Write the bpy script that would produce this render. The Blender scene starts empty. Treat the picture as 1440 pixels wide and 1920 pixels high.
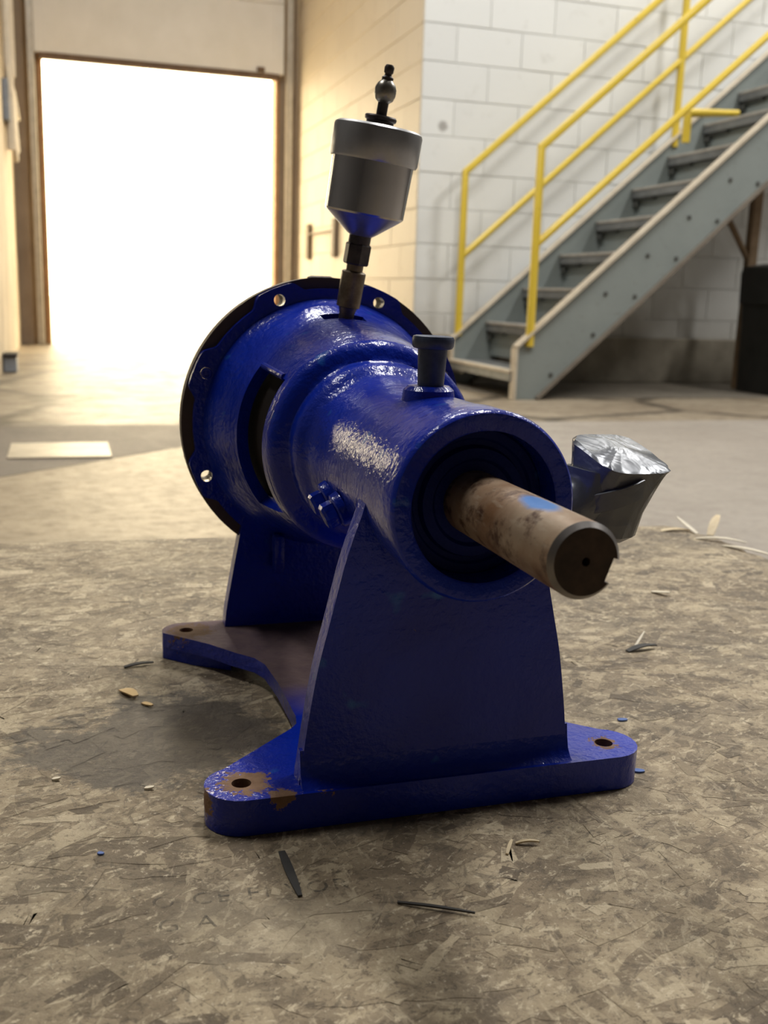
import bpy, bmesh, math, random
from mathutils import Vector, Matrix
random.seed(7)
R = math.radians
SC = bpy.context.scene
COL = SC.collection

# ------------------------------------------------------------------ camera
cam = bpy.data.cameras.new('camera')
cam.sensor_fit = 'VERTICAL'; cam.sensor_height = 36.0; cam.sensor_width = 27.0
cam.lens = 1911.7 * 36.0 / 1920.0
cam.clip_start = 0.01; cam.clip_end = 200
cam.dof.use_dof = True
cam.dof.focus_distance = 0.52
cam.dof.aperture_fstop = cam.lens / 2.5
cam_ob = bpy.data.objects.new('camera', cam); COL.objects.link(cam_ob)
_r = Vector((0.9548, -0.2954, 0.0316)); _d = Vector((-0.0326, -0.2101, -0.9771)); _f = Vector((0.2953, 0.932, -0.2103))
_f.normalize(); _r = (_r - _f * _r.dot(_f)).normalized(); _u = _r.cross(_f)
cam_ob.matrix_world = Matrix(((_r.x, _u.x, -_f.x, -0.17673), (_r.y, _u.y, -_f.y, -0.4602), (_r.z, _u.z, -_f.z, 0.25715), (0, 0, 0, 1)))
SC.camera = cam_ob

# ------------------------------------------------------------------ sky, lamps, exposure
world = bpy.data.worlds.new('overcast_sky'); SC.world = world
world.use_nodes = True
bg = world.node_tree.nodes['Background']
bg.inputs[0].default_value = (1.0, 0.83, 0.54, 1); bg.inputs[1].default_value = 9.5
SC.view_settings.view_transform = 'Standard'; SC.view_settings.look = 'None'
SC.view_settings.exposure = 0.0; SC.view_settings.gamma = 1.0
SC.view_settings.use_curve_mapping = False
SC.cycles.use_denoising = True
SC.cycles.max_bounces = 8; SC.cycles.diffuse_bounces = 5
SC.cycles.sample_clamp_indirect = 6.0

def ceiling_or_fill_lamp(x, y, z, sx, sy, power, col=(1.0, 0.97, 0.92)):
    l = bpy.data.lights.new('ceiling_or_fill_lamp', 'AREA'); l.shape = 'RECTANGLE'; l.size = sx; l.size_y = sy
    l.energy = power; l.color = col
    o = bpy.data.objects.new('ceiling_or_fill_lamp', l); COL.objects.link(o); o.location = (x, y, z)
    return o
for lx, ly, lp in ((1.3, 1.2, 125), (4.4, 1.6, 150), (0.6, 4.3, 95), (4.4, 4.0, 75), (-1.7, 1.4, 70), (6.3, 3.2, 60)):  # last lamp is an unseen fill, added to brighten under the stairs
    ceiling_or_fill_lamp(lx, ly, 4.35, 0.35, 1.6, lp, (1.0, 0.985, 0.95))

# ------------------------------------------------------------------ helpers
def tag(o, label=None, cat=None, group=None, kind=None):
    if label: o['label'] = label
    if cat: o['category'] = cat
    if group: o['group'] = group
    if kind: o['kind'] = kind
    return o

def root(name, loc, label=None, cat=None, group=None, kind=None):
    o = bpy.data.objects.new(name, None); COL.objects.link(o); o.location = loc
    o.empty_display_size = 0.05
    return tag(o, label, cat, group, kind)

def wloc(o):
    v = Vector((0, 0, 0))
    while o is not None:
        v += o.location; o = o.parent
    return v

def sharp(bm, ang=32):
    bm.normal_update()
    for f in bm.faces: f.smooth = True
    for e in bm.edges:
        if len(e.link_faces) == 2:
            e.smooth = e.calc_face_angle(0) < R(ang)
        else: e.smooth = False

def part(name, bm, mat, parent=None, ang=32, label=None, origin=None, recalc=True):
    """links bm (built in world coordinates) as one mesh object under parent"""
    if recalc: bmesh.ops.recalc_face_normals(bm, faces=bm.faces[:])
    sharp(bm, ang)
    off = wloc(parent) if parent else Vector((0, 0, 0))
    loc = Vector((0, 0, 0))
    if origin is not None: loc = Vector(origin) - off
    bmesh.ops.translate(bm, vec=-(off + loc), verts=bm.verts[:])
    me = bpy.data.meshes.new(name); bm.to_mesh(me); bm.free()
    mats = mat if isinstance(mat, (list, tuple)) else [mat]
    for m in mats: me.materials.append(m)
    o = bpy.data.objects.new(name, me); COL.objects.link(o)
    o.location = loc
    if parent: o.parent = parent
    if label: o['label'] = label
    return o

def box(bm, x0, y0, z0, x1, y1, z1, bev=0.0, seg=1):
    r = bmesh.ops.create_cube(bm, size=1.0)
    vs = r['verts']
    for v in vs:
        v.co = Vector(((x0 + x1) / 2 + v.co.x * (x1 - x0), (y0 + y1) / 2 + v.co.y * (y1 - y0), (z0 + z1) / 2 + v.co.z * (z1 - z0)))
    if bev > 0:
        es = list({e for v in vs for e in v.link_edges})
        bmesh.ops.bevel(bm, geom=es, offset=bev, segments=seg, affect='EDGES', profile=0.5)
    return bm

def frame_from(axis):
    a = Vector(axis).normalized()
    h = Vector((0, 0, 1)) if abs(a.z) < 0.9 else Vector((1, 0, 0))
    u = h.cross(a).normalized(); v = a.cross(u)
    return a, u, v

def lathe(bm, prof, origin=(0, 0, 0), axis=(0, 0, 1), n=48, cap0=True, cap1=True):
    """prof: list of (distance along axis, radius)"""
    a, u, v = frame_from(axis); O = Vector(origin)
    rings = []
    for d, r in prof:
        rings.append([bm.verts.new(O + a * d + (u * math.cos(2 * math.pi * i / n) + v * math.sin(2 * math.pi * i / n)) * r) for i in range(n)])
    for k in range(len(rings) - 1):
        for i in range(n):
            bm.faces.new((rings[k][i], rings[k][(i + 1) % n], rings[k + 1][(i + 1) % n], rings[k + 1][i]))
    if cap0: bm.faces.new(rings[0][::-1])
    if cap1: bm.faces.new(rings[-1])
    return bm

def tube(bm, pts, r, n=12, caps=True):
    pts = [Vector(p) for p in pts]
    rings = []; prev = None
    for i, p in enumerate(pts):
        if i == 0: t = pts[1] - p
        elif i == len(pts) - 1: t = p - pts[i - 1]
        else: t = (pts[i + 1] - p).normalized() + (p - pts[i - 1]).normalized()
        t.normalize()
        if prev is None: _, u, v = frame_from(t)
        else:
            u = (prev - t * prev.dot(t)).normalized(); v = t.cross(u)
        prev = u
        s = 1.0
        if 0 < i < len(pts) - 1:
            c = (pts[i + 1] - p).normalized().dot((p - pts[i - 1]).normalized())
            s = 1.0 / max(0.6, math.sqrt(max(0.0, (1 + c) / 2)))
        rr = r[i] if isinstance(r, (list, tuple)) else r
        rings.append([bm.verts.new(p + (u * math.cos(2 * math.pi * k / n) + v * math.sin(2 * math.pi * k / n)) * rr) for k in range(n)])
    for k in range(len(rings) - 1):
        for i in range(n):
            bm.faces.new((rings[k][i], rings[k][(i + 1) % n], rings[k + 1][(i + 1) % n], rings[k + 1][i]))
    if caps:
        bm.faces.new(rings[0][::-1]); bm.faces.new(rings[-1])
    return bm

def holed(bm, outline, holes, fn0, fn1):
    """flat plate with holes; fn0/fn1 map a 2-D point to the two faces"""
    es = []
    b2 = bmesh.new()
    for loop in [outline] + holes:
        vs = [b2.verts.new((p[0], p[1], 0)) for p in loop]
        for i in range(len(vs)): es.append(b2.edges.new((vs[i], vs[(i + 1) % len(vs)])))
    bmesh.ops.triangle_fill(b2, use_beauty=True, use_dissolve=False, edges=es)
    b2.verts.index_update()
    A = [bm.verts.new(fn0(v.co.x, v.co.y)) for v in b2.verts]
    B = [bm.verts.new(fn1(v.co.x, v.co.y)) for v in b2.verts]
    for f in b2.faces:
        idx = [v.index for v in f.verts]
        bm.faces.new([A[i] for i in idx][::-1]); bm.faces.new([B[i] for i in idx])
    for e in b2.edges:
        if len(e.link_faces) == 1:
            i, j = e.verts[0].index, e.verts[1].index
            bm.faces.new((A[i], A[j], B[j], B[i]))
    b2.free()
    return bm

def circle2(cx, cy, r, n=20): return [(cx + r * math.cos(2 * math.pi * i / n), cy + r * math.sin(2 * math.pi * i / n)) for i in range(n)]
def arc2(cx, cy, r, a0, a1, n=8): return [(cx + r * math.cos(R(a0 + (a1 - a0) * i / n)), cy + r * math.sin(R(a0 + (a1 - a0) * i / n))) for i in range(n + 1)]

def hexbolt(bm, P, axis, r, h, shank=0.0, n=6):
    prof = [(0, r * 0.94), (h * 0.12, r), (h * 0.78, r), (h, r * 0.82)]
    lathe(bm, prof, P, axis, n)
    if shank:
        lathe(bm, [(-shank, r * 0.5), (0.0005, r * 0.5)], P, axis, 12)
    return bm

# ------------------------------------------------------------------ materials
class NT:
    def __init__(s, name):
        s.m = bpy.data.materials.new(name); s.m.use_nodes = True
        s.t = s.m.node_tree; s.n = s.t.nodes; s.l = s.t.links
        s.b = s.n['Principled BSDF']
        s.co = s.n.new('ShaderNodeTexCoord').outputs['Object']
    def lk(s, a, b): s.l.new(a, b)
    def val(s, inp, v):
        if hasattr(v, 'is_output') or hasattr(v, 'links'): s.l.new(v, inp)
        else: inp.default_value = v
    def mapping(s, rot=(0, 0, 0), scale=(1, 1, 1), loc=(0, 0, 0), src=None):
        m = s.n.new('ShaderNodeMapping'); m.inputs['Rotation'].default_value = rot
        m.inputs['Scale'].default_value = scale; m.inputs['Location'].default_value = loc
        s.lk(src or s.co, m.inputs['Vector']); return m.outputs[0]
    def noise(s, scale, detail=4, rough=0.6, vec=None, dist=0.0, out='Fac'):
        n = s.n.new('ShaderNodeTexNoise'); n.inputs['Scale'].default_value = scale
        n.inputs['Detail'].default_value = detail; n.inputs['Roughness'].default_value = rough
        n.inputs['Distortion'].default_value = dist
        s.lk(vec or s.co, n.inputs['Vector']); return n.outputs[out]
    def vor(s, scale, vec=None, feature='F1', out='Color', rnd=1.0):
        n = s.n.new('ShaderNodeTexVoronoi'); n.feature = feature; n.inputs['Scale'].default_value = scale
        n.inputs['Randomness'].default_value = rnd
        s.lk(vec or s.co, n.inputs['Vector']); return n.outputs[out]
    def ramp(s, src, stops, interp='LINEAR'):
        n = s.n.new('ShaderNodeValToRGB'); cr = n.color_ramp; cr.interpolation = interp
        while len(cr.elements) < len(stops): cr.elements.new(0.5)
        for e, (p, c) in zip(cr.elements, stops):
            e.position = p; e.color = (c, c, c, 1) if isinstance(c, (int, float)) else (*c, 1)
        s.lk(src, n.inputs[0]); return n.outputs[0]
    def mix(s, fac, a, b, mode='MIX'):
        n = s.n.new('ShaderNodeMix'); n.data_type = 'RGBA'; n.blend_type = mode
        for i, v in ((0, fac), (6, a), (7, b)):
            if isinstance(v, tuple): n.inputs[i].default_value = (*v, 1) if len(v) == 3 else v
            elif isinstance(v, (int, float)): n.inputs[i].default_value = v
            else: s.lk(v, n.inputs[i])
        return n.outputs[2]
    def math(s, op, a, b=0.0, clamp=False):
        n = s.n.new('ShaderNodeMath'); n.operation = op; n.use_clamp = clamp
        for i, v in ((0, a), (1, b)):
            if isinstance(v, (int, float)): n.inputs[i].default_value = v
            else: s.lk(v, n.inputs[i])
        return n.outputs[0]
    def sep(s, v):
        n = s.n.new('ShaderNodeSeparateXYZ'); s.lk(v, n.inputs[0]); return n.outputs
    def dist(s, p):
        n = s.n.new('ShaderNodeVectorMath'); n.operation = 'DISTANCE'; s.lk(s.co, n.inputs[0]); n.inputs[1].default_value = p
        return n.outputs['Value']
    def bump(s, h, strength=0.3, dist=0.001):
        n = s.n.new('ShaderNodeBump'); n.inputs['Strength'].default_value = strength; n.inputs['Distance'].default_value = dist
        s.lk(h, n.inputs['Height']); s.lk(n.outputs[0], s.b.inputs['Normal'])
    def color(s, v):
        if isinstance(v, tuple): s.b.inputs['Base Color'].default_value = (*v, 1)
        else: s.lk(v, s.b.inputs['Base Color'])
    def rough(s, v): s.val(s.b.inputs['Roughness'], v)
    def metal(s, v): s.val(s.b.inputs['Metallic'], v)

def simple(name, c1, c2, scale=20, rough=0.5, metal=0.0, bump=0.0, bdist=0.001, detail=4):
    k = NT(name); f = k.noise(scale, detail)
    k.color(k.mix(k.ramp(f, [(0.3, 0.0), (0.7, 1.0)]), c1, c2)); k.rough(rough); k.metal(metal)
    if bump: k.bump(f, bump, bdist)
    return k.m

BLUE1, BLUE2 = (0.0015, 0.014, 0.27), (0.003, 0.026, 0.40)
def blue_paint(name, chips=0.0, rust_at=(), dirt=None, rgh=0.34, coat=1.0, c12=(BLUE1, BLUE2)):
    k = NT(name)
    f = k.noise(38, 5, 0.62); g = k.noise(230, 3, 0.55); h = k.noise(14, 3, 0.5); bare = None
    def both(a, b): return b if a is None else k.math('MAXIMUM', a, b)
    c = k.mix(k.ramp(h, [(0.35, 0.0), (0.68, 1.0)]), *c12)
    c = k.mix(k.ramp(k.noise(46, 2, 0.5, vec=k.mapping(loc=(3, 1, 2))), [(0.68, 0.0), (0.76, 0.75)]), c, (0.015, 0.13, 0.42))
    rough = k.math('ADD', k.math('MULTIPLY', f, 0.22), rgh - 0.1)
    if chips:
        m = k.ramp(k.noise(60, 6, 0.7, vec=k.mapping(loc=(5, 2, 7))), [(chips, 0.0), (chips + 0.02, 1.0)])
        bare = both(bare, m); c = k.mix(m, c, (0.16, 0.12, 0.085)); rough = k.math('ADD', rough, k.math('MULTIPLY', m, 0.35))
    for p, rad in rust_at:
        d = k.math('DIVIDE', k.dist(p), rad)
        d = k.math('ADD', d, k.math('MULTIPLY', k.math('SUBTRACT', k.noise(210, 7, 0.78), 0.5), 2.8))
        m = k.ramp(d, [(0.86, 1.0), (0.93, 0.0)])
        rc = k.mix(k.noise(120, 4), (0.11, 0.055, 0.03), (0.30, 0.19, 0.12))
        bare = both(bare, m); c = k.mix(m, c, rc); rough = k.math('ADD', rough, k.math('MULTIPLY', m, 0.4))
    if dirt:
        (y0, y1) = dirt
        geo = k.n.new('ShaderNodeNewGeometry'); nz = k.sep(geo.outputs['Normal'])[2]
        oy = k.sep(k.co)[1]
        m = k.math('MULTIPLY', k.ramp(nz, [(0.7, 0.0), (0.9, 1.0)]), k.ramp(k.math('ADD', oy, k.math('MULTIPLY', k.math('SUBTRACT', h, 0.5), 0.09)), [(y0, 0.0), (y1, 1.0)]))
        rc = k.mix(k.noise(90, 5), (0.075, 0.045, 0.028), (0.19, 0.13, 0.085))
        bare = both(bare, m); c = k.mix(k.math('MULTIPLY', m, 0.9), c, rc); rough = k.math('ADD', rough, k.math('MULTIPLY', m, 0.35))
    k.color(c); k.rough(rough); k.b.inputs['Specular IOR Level'].default_value = 0.12; k.b.inputs['Coat IOR'].default_value = 1.33
    k.val(k.b.inputs['Coat Weight'], coat if bare is None else k.math('SUBTRACT', coat, bare, True)); k.b.inputs['Coat Roughness'].default_value = 0.13
    k.bump(k.math('ADD', k.math('MULTIPLY', f, 1.0), k.math('MULTIPLY', g, 0.42)), 0.62, 0.0022)
    k.lk(k.b.inputs['Normal'].links[0].from_socket, k.b.inputs['Coat Normal'])
    return k.m

M = {}
M['blue'] = blue_paint('blue_gloss_paint', 0.73)
M['blue_plate'] = blue_paint('blue_paint_chipped_plate', 0.0, [((-0.098, 0.0, 0.0186), 0.0135), ((0.1, 0.0, 0.0186), 0.008), ((-0.083, -0.0165, 0.019), 0.007), ((-0.062, -0.012, 0.019), 0.006), ((-0.117, -0.003, 0.012), 0.007), ((-0.097, 0.235, 0.0196), 0.016)], (0.075, 0.115))
M['blue_bore'] = blue_paint('dark_blue_bore', 0.0, rgh=0.5, coat=0.0, c12=((0.003, 0.009, 0.09), (0.004, 0.013, 0.15)))  # darker, uncoated blue for the recessed end cover
k = NT('bare_rusty_cast_iron')
k.color(k.mix(k.noise(60, 5), (0.028, 0.017, 0.012), (0.085, 0.05, 0.034))); k.rough(0.55); k.bump(k.noise(90, 4), 0.4, 0.0008); M['iron'] = k.m

k = NT('black_bell_shade'); k.color(k.mix(k.noise(40, 4), (0.004, 0.0025, 0.002), (0.012, 0.007, 0.005))); k.rough(0.75); k.b.inputs['Specular IOR Level'].default_value = 0.2; M['shade_black'] = k.m  # near-black tone puts the bell's inner shade into the colour
# rusty shaft with a streak of blue paint on its upper side
k = NT('rusty_shaft_steel')
a = k.noise(70, 6, 0.7); b = k.noise(22, 4, 0.6); s = k.noise(300, 3, 0.5, vec=k.mapping(scale=(1, 0.25, 1)))
c = k.mix(k.ramp(b, [(0.38, 0.0), (0.62, 1.0)]), (0.20, 0.105, 0.05), (0.34, 0.25, 0.17))
c = k.mix(k.ramp(a, [(0.5, 0.0), (0.62, 1.0)]), c, (0.075, 0.034, 0.016))
c = k.mix(k.ramp(s, [(0.58, 0.0), (0.72, 0.5)]), c, (0.42, 0.34, 0.25))
xyz = k.sep(k.co)
dd = k.n.new('ShaderNodeVectorMath'); dd.operation = 'DISTANCE'
k.lk(k.mapping(scale=(1, 0.36, 1)), dd.inputs[0]); dd.inputs[1].default_value = (-0.002, -0.108 * 0.36, 0.16442 + 0.0150)
ms = k.ramp(k.math('ADD', k.math('MULTIPLY', dd.outputs['Value'], 100.0), k.math('MULTIPLY', k.math('SUBTRACT', a, 0.5), 0.5)), [(0.36, 1.0), (0.62, 0.0)])
c = k.mix(ms, c, (0.035, 0.15, 0.42))
k.color(c); k.rough(k.math('ADD', k.math('MULTIPLY', a, 0.4), 0.3)); k.metal(0.25); k.bump(a, 0.4, 0.0006); M['shaft'] = k.m
M['shaft_end'] = simple('dark_rust_shaft_end', (0.022, 0.012, 0.008), (0.06, 0.033, 0.02), 120, 0.65, 0.2, 0.3)
M['chamfer'] = simple('worn_steel_chamfer', (0.13, 0.12, 0.115), (0.24, 0.22, 0.21), 90, 0.4, 0.6)
M['silver'] = simple('satin_aluminium_paint', (0.40, 0.385, 0.38), (0.47, 0.455, 0.45), 30, 0.17, 0.9, 0.08, 0.0004)
M['lid'] = simple('brushed_aluminium_lid', (0.36, 0.36, 0.37), (0.46, 0.46, 0.47), 60, 0.32, 0.8, 0.1, 0.0004)
k = NT('cup_cone_with_blue_overspray'); k.color(k.mix(k.noise(60, 3), (0.10, 0.13, 0.38), (0.36, 0.36, 0.42))); k.metal(0.7); k.rough(0.3); M['cone'] = k.m
M['brass'] = simple('tarnished_brass_fitting', (0.10, 0.075, 0.05), (0.24, 0.19, 0.13), 140, 0.4, 0.7, 0.2, 0.0004)
M['darkfit'] = simple('dark_steel_fitting', (0.035, 0.03, 0.035), (0.09, 0.075, 0.07), 130, 0.42, 0.6, 0.2, 0.0004)
M['nipple'] = simple('grey_grease_nipple', (0.22, 0.20, 0.17), (0.36, 0.34, 0.30), 160, 0.32, 0.8)
M['breather'] = simple('slate_blue_plug', (0.022, 0.03, 0.06), (0.06, 0.075, 0.12), 110, 0.42, 0.2, 0.3, 0.0006)
k = NT('grey_duct_tape'); f = k.noise(45, 3, 0.5, dist=0.8)
k.color(k.mix(f, (0.10, 0.105, 0.12), (0.17, 0.18, 0.20))); k.rough(0.27); k.metal(0.35); k.bump(f, 0.5, 0.003); M['tape'] = k.m

# ---- worn strand board
def board_mat(name, strands):
    k = NT(name)
    wob = k.noise(9, 4, 0.6, out='Color')
    def rs(rot, sc, loc=(0, 0, 0), src=None):
        return k.mapping(scale=sc, loc=loc, src=k.mapping(rot=(0, 0, R(rot)), src=src))
    def wv(rot, sc, amt, loc=(0, 0, 0)):
        mm = k.n.new('ShaderNodeVectorMath'); mm.operation = 'MULTIPLY_ADD'
        k.lk(wob, mm.inputs[0]); mm.inputs[1].default_value = (amt, amt, amt); k.lk(k.co, mm.inputs[2])
        return rs(rot, sc, loc, mm.outputs[0])
    n1 = k.noise(5.0, 6, 0.68); n2 = k.noise(40, 9, 0.72, dist=0.4); n3 = k.noise(230, 6, 0.74)
    n4 = k.noise(14, 9, 0.68, vec=rs(28, (1, 1.7, 1), (4, 1, 0)), dist=0.5); n5 = k.noise(95, 8, 0.74, vec=rs(-24, (1, 1.9, 1), (1, 7, 0)), dist=0.6)
    if strands:
        at = k.n.new('ShaderNodeAttribute'); at.attribute_name = 'strand'
        tone = at.outputs['Fac']
        c = k.ramp(tone, [(0.0, (0.115, 0.082, 0.048)), (0.3, (0.225, 0.168, 0.102)), (0.65, (0.36, 0.28, 0.175)), (1.0, (0.55, 0.45, 0.30))])
        ga = 0.7
    else:
        c = k.mix(k.ramp(n4, [(0.42, 0.0), (0.58, 1.0)]), (0.22, 0.165, 0.10), (0.42, 0.33, 0.21)); ga = 1.0
    c = k.mix(k.ramp(n4, [(0.545, 0.0), (0.575, 0.55 * ga)]), c, (0.44, 0.355, 0.228))
    c = k.mix(k.ramp(n4, [(0.41, 0.6 * ga), (0.445, 0.0)]), c, (0.145, 0.105, 0.062))
    c = k.mix(k.ramp(n1, [(0.38, 0.6), (0.52, 0.0)]), c, (0.13, 0.10, 0.066))
    c = k.mix(k.ramp(n2, [(0.40, 0.75 * ga), (0.44, 0.0)]), c, (0.125, 0.09, 0.053))
    c = k.mix(k.ramp(n2, [(0.565, 0.0), (0.60, 0.75 * ga)]), c, (0.50, 0.405, 0.262))
    c = k.mix(k.ramp(n5, [(0.40, 0.7), (0.44, 0.0)]), c, (0.11, 0.08, 0.048))
    c = k.mix(k.ramp(n5, [(0.575, 0.0), (0.61, 0.8)]), c, (0.60, 0.50, 0.34))
    c = k.mix(k.ramp(n3, [(0.37, 0.7), (0.43, 0.0)]), c, (0.09, 0.066, 0.04))
    c = k.mix(k.ramp(n3, [(0.60, 0.0), (0.66, 0.75)]), c, (0.66, 0.56, 0.41))
    for rot, loc in ((25, (1, 1, 0)), (-35, (5, 8, 0)), (82, (2, 6, 0)), (-68, (8, 2, 0))):
        fib = k.noise(1.0, 5, 0.65, vec=wv(rot, (34, 170, 1), 0.03, loc))
        msk = k.noise(9, 3, 0.6, vec=k.mapping(loc=loc))
        c = k.mix(k.math('MULTIPLY', k.ramp(fib, [(0.585, 0.0), (0.64, 0.5)]), k.ramp(msk, [(0.50, 0.0), (0.56, 1.0)])), c, (0.56, 0.46, 0.31))
        c = k.mix(k.math('MULTIPLY', k.ramp(fib, [(0.36, 0.5), (0.41, 0.0)]), k.ramp(msk, [(0.42, 1.0), (0.50, 0.0)])), c, (0.08, 0.06, 0.038))
    # darker blotches at the pump's left and its base front, and paler scuffs
    def blotch(p, sx, sy, rot):
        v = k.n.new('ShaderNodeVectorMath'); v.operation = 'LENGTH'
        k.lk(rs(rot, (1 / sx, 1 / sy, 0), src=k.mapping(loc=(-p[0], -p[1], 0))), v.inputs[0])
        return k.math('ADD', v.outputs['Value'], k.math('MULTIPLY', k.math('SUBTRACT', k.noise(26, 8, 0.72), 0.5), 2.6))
    c = k.mix(k.ramp(blotch((-0.128, 0.100, 0), 0.085, 0.068, 0), [(0.78, 0.78), (1.15, 0.0)]), c, (0.072, 0.060, 0.048))
    c = k.mix(k.ramp(blotch((-0.05, 0.015, 0), 0.07, 0.045, 20), [(0.7, 0.65), (1.05, 0.0)]), c, (0.08, 0.064, 0.046))
    c = k.mix(k.ramp(blotch((-0.105, -0.09, 0), 0.055, 0.03, 10), [(0.6, 0.35), (1.2, 0.0)]), c, (0.44, 0.365, 0.25))
    k.color(c); k.rough(k.math('ADD', k.math('MULTIPLY', n2, 0.4), 0.4))
    k.bump(k.math('ADD', k.math('MULTIPLY', n3, 0.6), n2), 0.75, 0.0028)
    return k.m
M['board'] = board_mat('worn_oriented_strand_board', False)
M['strands'] = board_mat('pressed_wood_strands', True)
M['splinter'] = simple('fresh_split_wood', (0.55, 0.42, 0.24), (0.72, 0.60, 0.40), 90, 0.6)
M['chipwood'] = simple('pale_wood_chip', (0.62, 0.54, 0.40), (0.75, 0.68, 0.54), 90, 0.6)
M['amber'] = simple('amber_wood_flake', (0.42, 0.26, 0.09), (0.55, 0.37, 0.15), 90, 0.6)
M['darkchip'] = simple('dark_charred_sliver', (0.02, 0.018, 0.016), (0.045, 0.04, 0.034), 60, 0.7)
M['bluechip'] = simple('blue_paint_flake', (0.04, 0.10, 0.35), (0.10, 0.19, 0.45), 60, 0.4)
M['runner'] = simple('dull_timber', (0.16, 0.115, 0.07), (0.24, 0.18, 0.11), 30, 0.7)

# ---- floor
def concrete(name, c1, c2, c3, rgh=0.32, crack=True, sc=1.0):
    k = NT(name)
    a = k.noise(1.1 * sc, 6, 0.65); b = k.noise(6 * sc, 8, 0.72, vec=k.mapping(scale=(1, 1.6, 1))); d = k.noise(60, 4, 0.6)
    c = k.mix(k.ramp(a, [(0.35, 0.0), (0.65, 1.0)]), c1, c2)
    c = k.mix(k.ramp(b, [(0.50, 0.0), (0.68, 0.8)]), c, c3)
    c = k.mix(k.ramp(d, [(0.30, 0.35), (0.5, 0.0)]), c, tuple(x * 0.5 for x in c1))
    if crack:
        e = k.vor(0.8, vec=k.mapping(loc=(0.3, 0.2, 0)), feature='DISTANCE_TO_EDGE', out='Distance')
        e2 = k.math('ADD', e, k.math('MULTIPLY', k.math('SUBTRACT', k.noise(7, 5, 0.7), 0.5), 0.09))
        c = k.mix(k.ramp(e2, [(0.008, 0.9), (0.045, 0.0)]), c, tuple(x * 0.28 for x in c1))
    k.color(c); k.rough(k.math('ADD', k.math('MULTIPLY', b, 0.5), rgh - 0.2))
    k.bump(k.math('ADD', b, k.math('MULTIPLY', d, 0.2)), 0.35, 0.01)
    return k.m
M['floor'] = concrete('grey_concrete_floor', (0.27, 0.232, 0.192), (0.34, 0.298, 0.25), (0.22, 0.185, 0.15), 0.47, False)
M['floor_far'] = concrete('cracked_concrete_floor', (0.20, 0.155, 0.105), (0.34, 0.28, 0.20), (0.11, 0.08, 0.05), 0.40, True, 1.6)
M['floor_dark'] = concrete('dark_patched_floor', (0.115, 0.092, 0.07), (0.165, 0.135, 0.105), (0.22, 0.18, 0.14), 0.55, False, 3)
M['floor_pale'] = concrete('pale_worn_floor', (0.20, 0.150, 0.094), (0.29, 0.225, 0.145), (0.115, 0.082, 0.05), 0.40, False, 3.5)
M['understair_floor'] = concrete('dark_floor_under_stairs', (0.13, 0.11, 0.085), (0.18, 0.155, 0.12), (0.10, 0.08, 0.06), 0.6, False, 2)  # darker floor tone below the stairs
M['floorplate'] = simple('pale_steel_floor_plate', (0.34, 0.28, 0.19), (0.55, 0.47, 0.34), 9, 0.4, 0.0, 0.2)

# ---- walls
def block_paint(name, c1, c2, dirt, zlo=None):
    k = NT(name)
    oi = k.n.new('ShaderNodeObjectInfo').outputs['Random']
    gp = k.n.new('ShaderNodeNewGeometry').outputs['Position']
    a = k.noise(2.2, 5, 0.6, vec=gp); b = k.noise(9, 5, 0.65, vec=gp)
    c = k.mix(k.math('MULTIPLY', k.math('ADD', oi, a), 0.5), c1, c2)
    c = k.mix(k.ramp(b, [(0.58, 0.0), (0.75, 0.55)]), c, dirt)
    if zlo is not None:
        z = k.math('ADD', k.sep(gp)[2], k.math('MULTIPLY', k.math('SUBTRACT', k.noise(4, 4, vec=gp), 0.5), 0.35))
        c = k.mix(k.ramp(z, [(0.0, 0.6), (0.25, 0.15), (0.5, 0.0)]), c, (0.30, 0.27, 0.22))
        # grey smudge by the corner
        dd = k.n.new('ShaderNodeVectorMath'); dd.operation = 'DISTANCE'; k.lk(gp, dd.inputs[0]); dd.inputs[1].default_value = (1.895, 5.21, 1.18)
        c = k.mix(k.ramp(k.math('ADD', dd.outputs['Value'], k.math('MULTIPLY', k.math('SUBTRACT', b, 0.5), 0.05)), [(0.022, 0.75), (0.036, 0.0)]), c, (0.24, 0.22, 0.2))
    k.color(c); k.rough(0.55); k.bump(k.noise(40, 4, 0.6, vec=gp), 0.25, 0.004)
    return k.m
M['white_block'] = block_paint('white_painted_block', (0.66, 0.66, 0.635), (0.75, 0.75, 0.72), (0.52, 0.51, 0.47), 1)
M['cream_block'] = block_paint('cream_painted_block', (0.62, 0.54, 0.42), (0.70, 0.62, 0.49), (0.50, 0.42, 0.31))
M['mortar'] = simple('painted_mortar', (0.60, 0.60, 0.575), (0.68, 0.68, 0.65), 20, 0.7)
M['mortar_warm'] = simple('painted_mortar_warm', (0.56, 0.485, 0.375), (0.62, 0.54, 0.42), 20, 0.7)
M['plaster'] = simple('stained_cream_plaster', (0.36, 0.285, 0.19), (0.62, 0.53, 0.39), 2.2, 0.7, 0, 0.3, 0.01, 6)
M['tan_wall'] = simple('tan_painted_wall', (0.25, 0.185, 0.125), (0.32, 0.245, 0.17), 4, 0.7)
M['hall'] = simple('hall_wall_paint', (0.10, 0.095, 0.09), (0.14, 0.135, 0.13), 3, 0.8)
M['ceil'] = simple('dark_ceiling_deck', (0.13, 0.13, 0.13), (0.18, 0.18, 0.18), 3, 0.8)
M['ledge'] = simple('grimy_wall_curb', (0.19, 0.165, 0.125), (0.32, 0.285, 0.22), 7, 0.7, 0, 0.3, 0.004)
M['door_panel'] = simple('off_white_door_panel', (0.76, 0.73, 0.66), (0.82, 0.79, 0.73), 5, 0.5, 0, 0.15, 0.004)
M['seal'] = simple('brown_rubber_seal', (0.10, 0.055, 0.025), (0.17, 0.10, 0.05), 12, 0.6)
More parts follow.
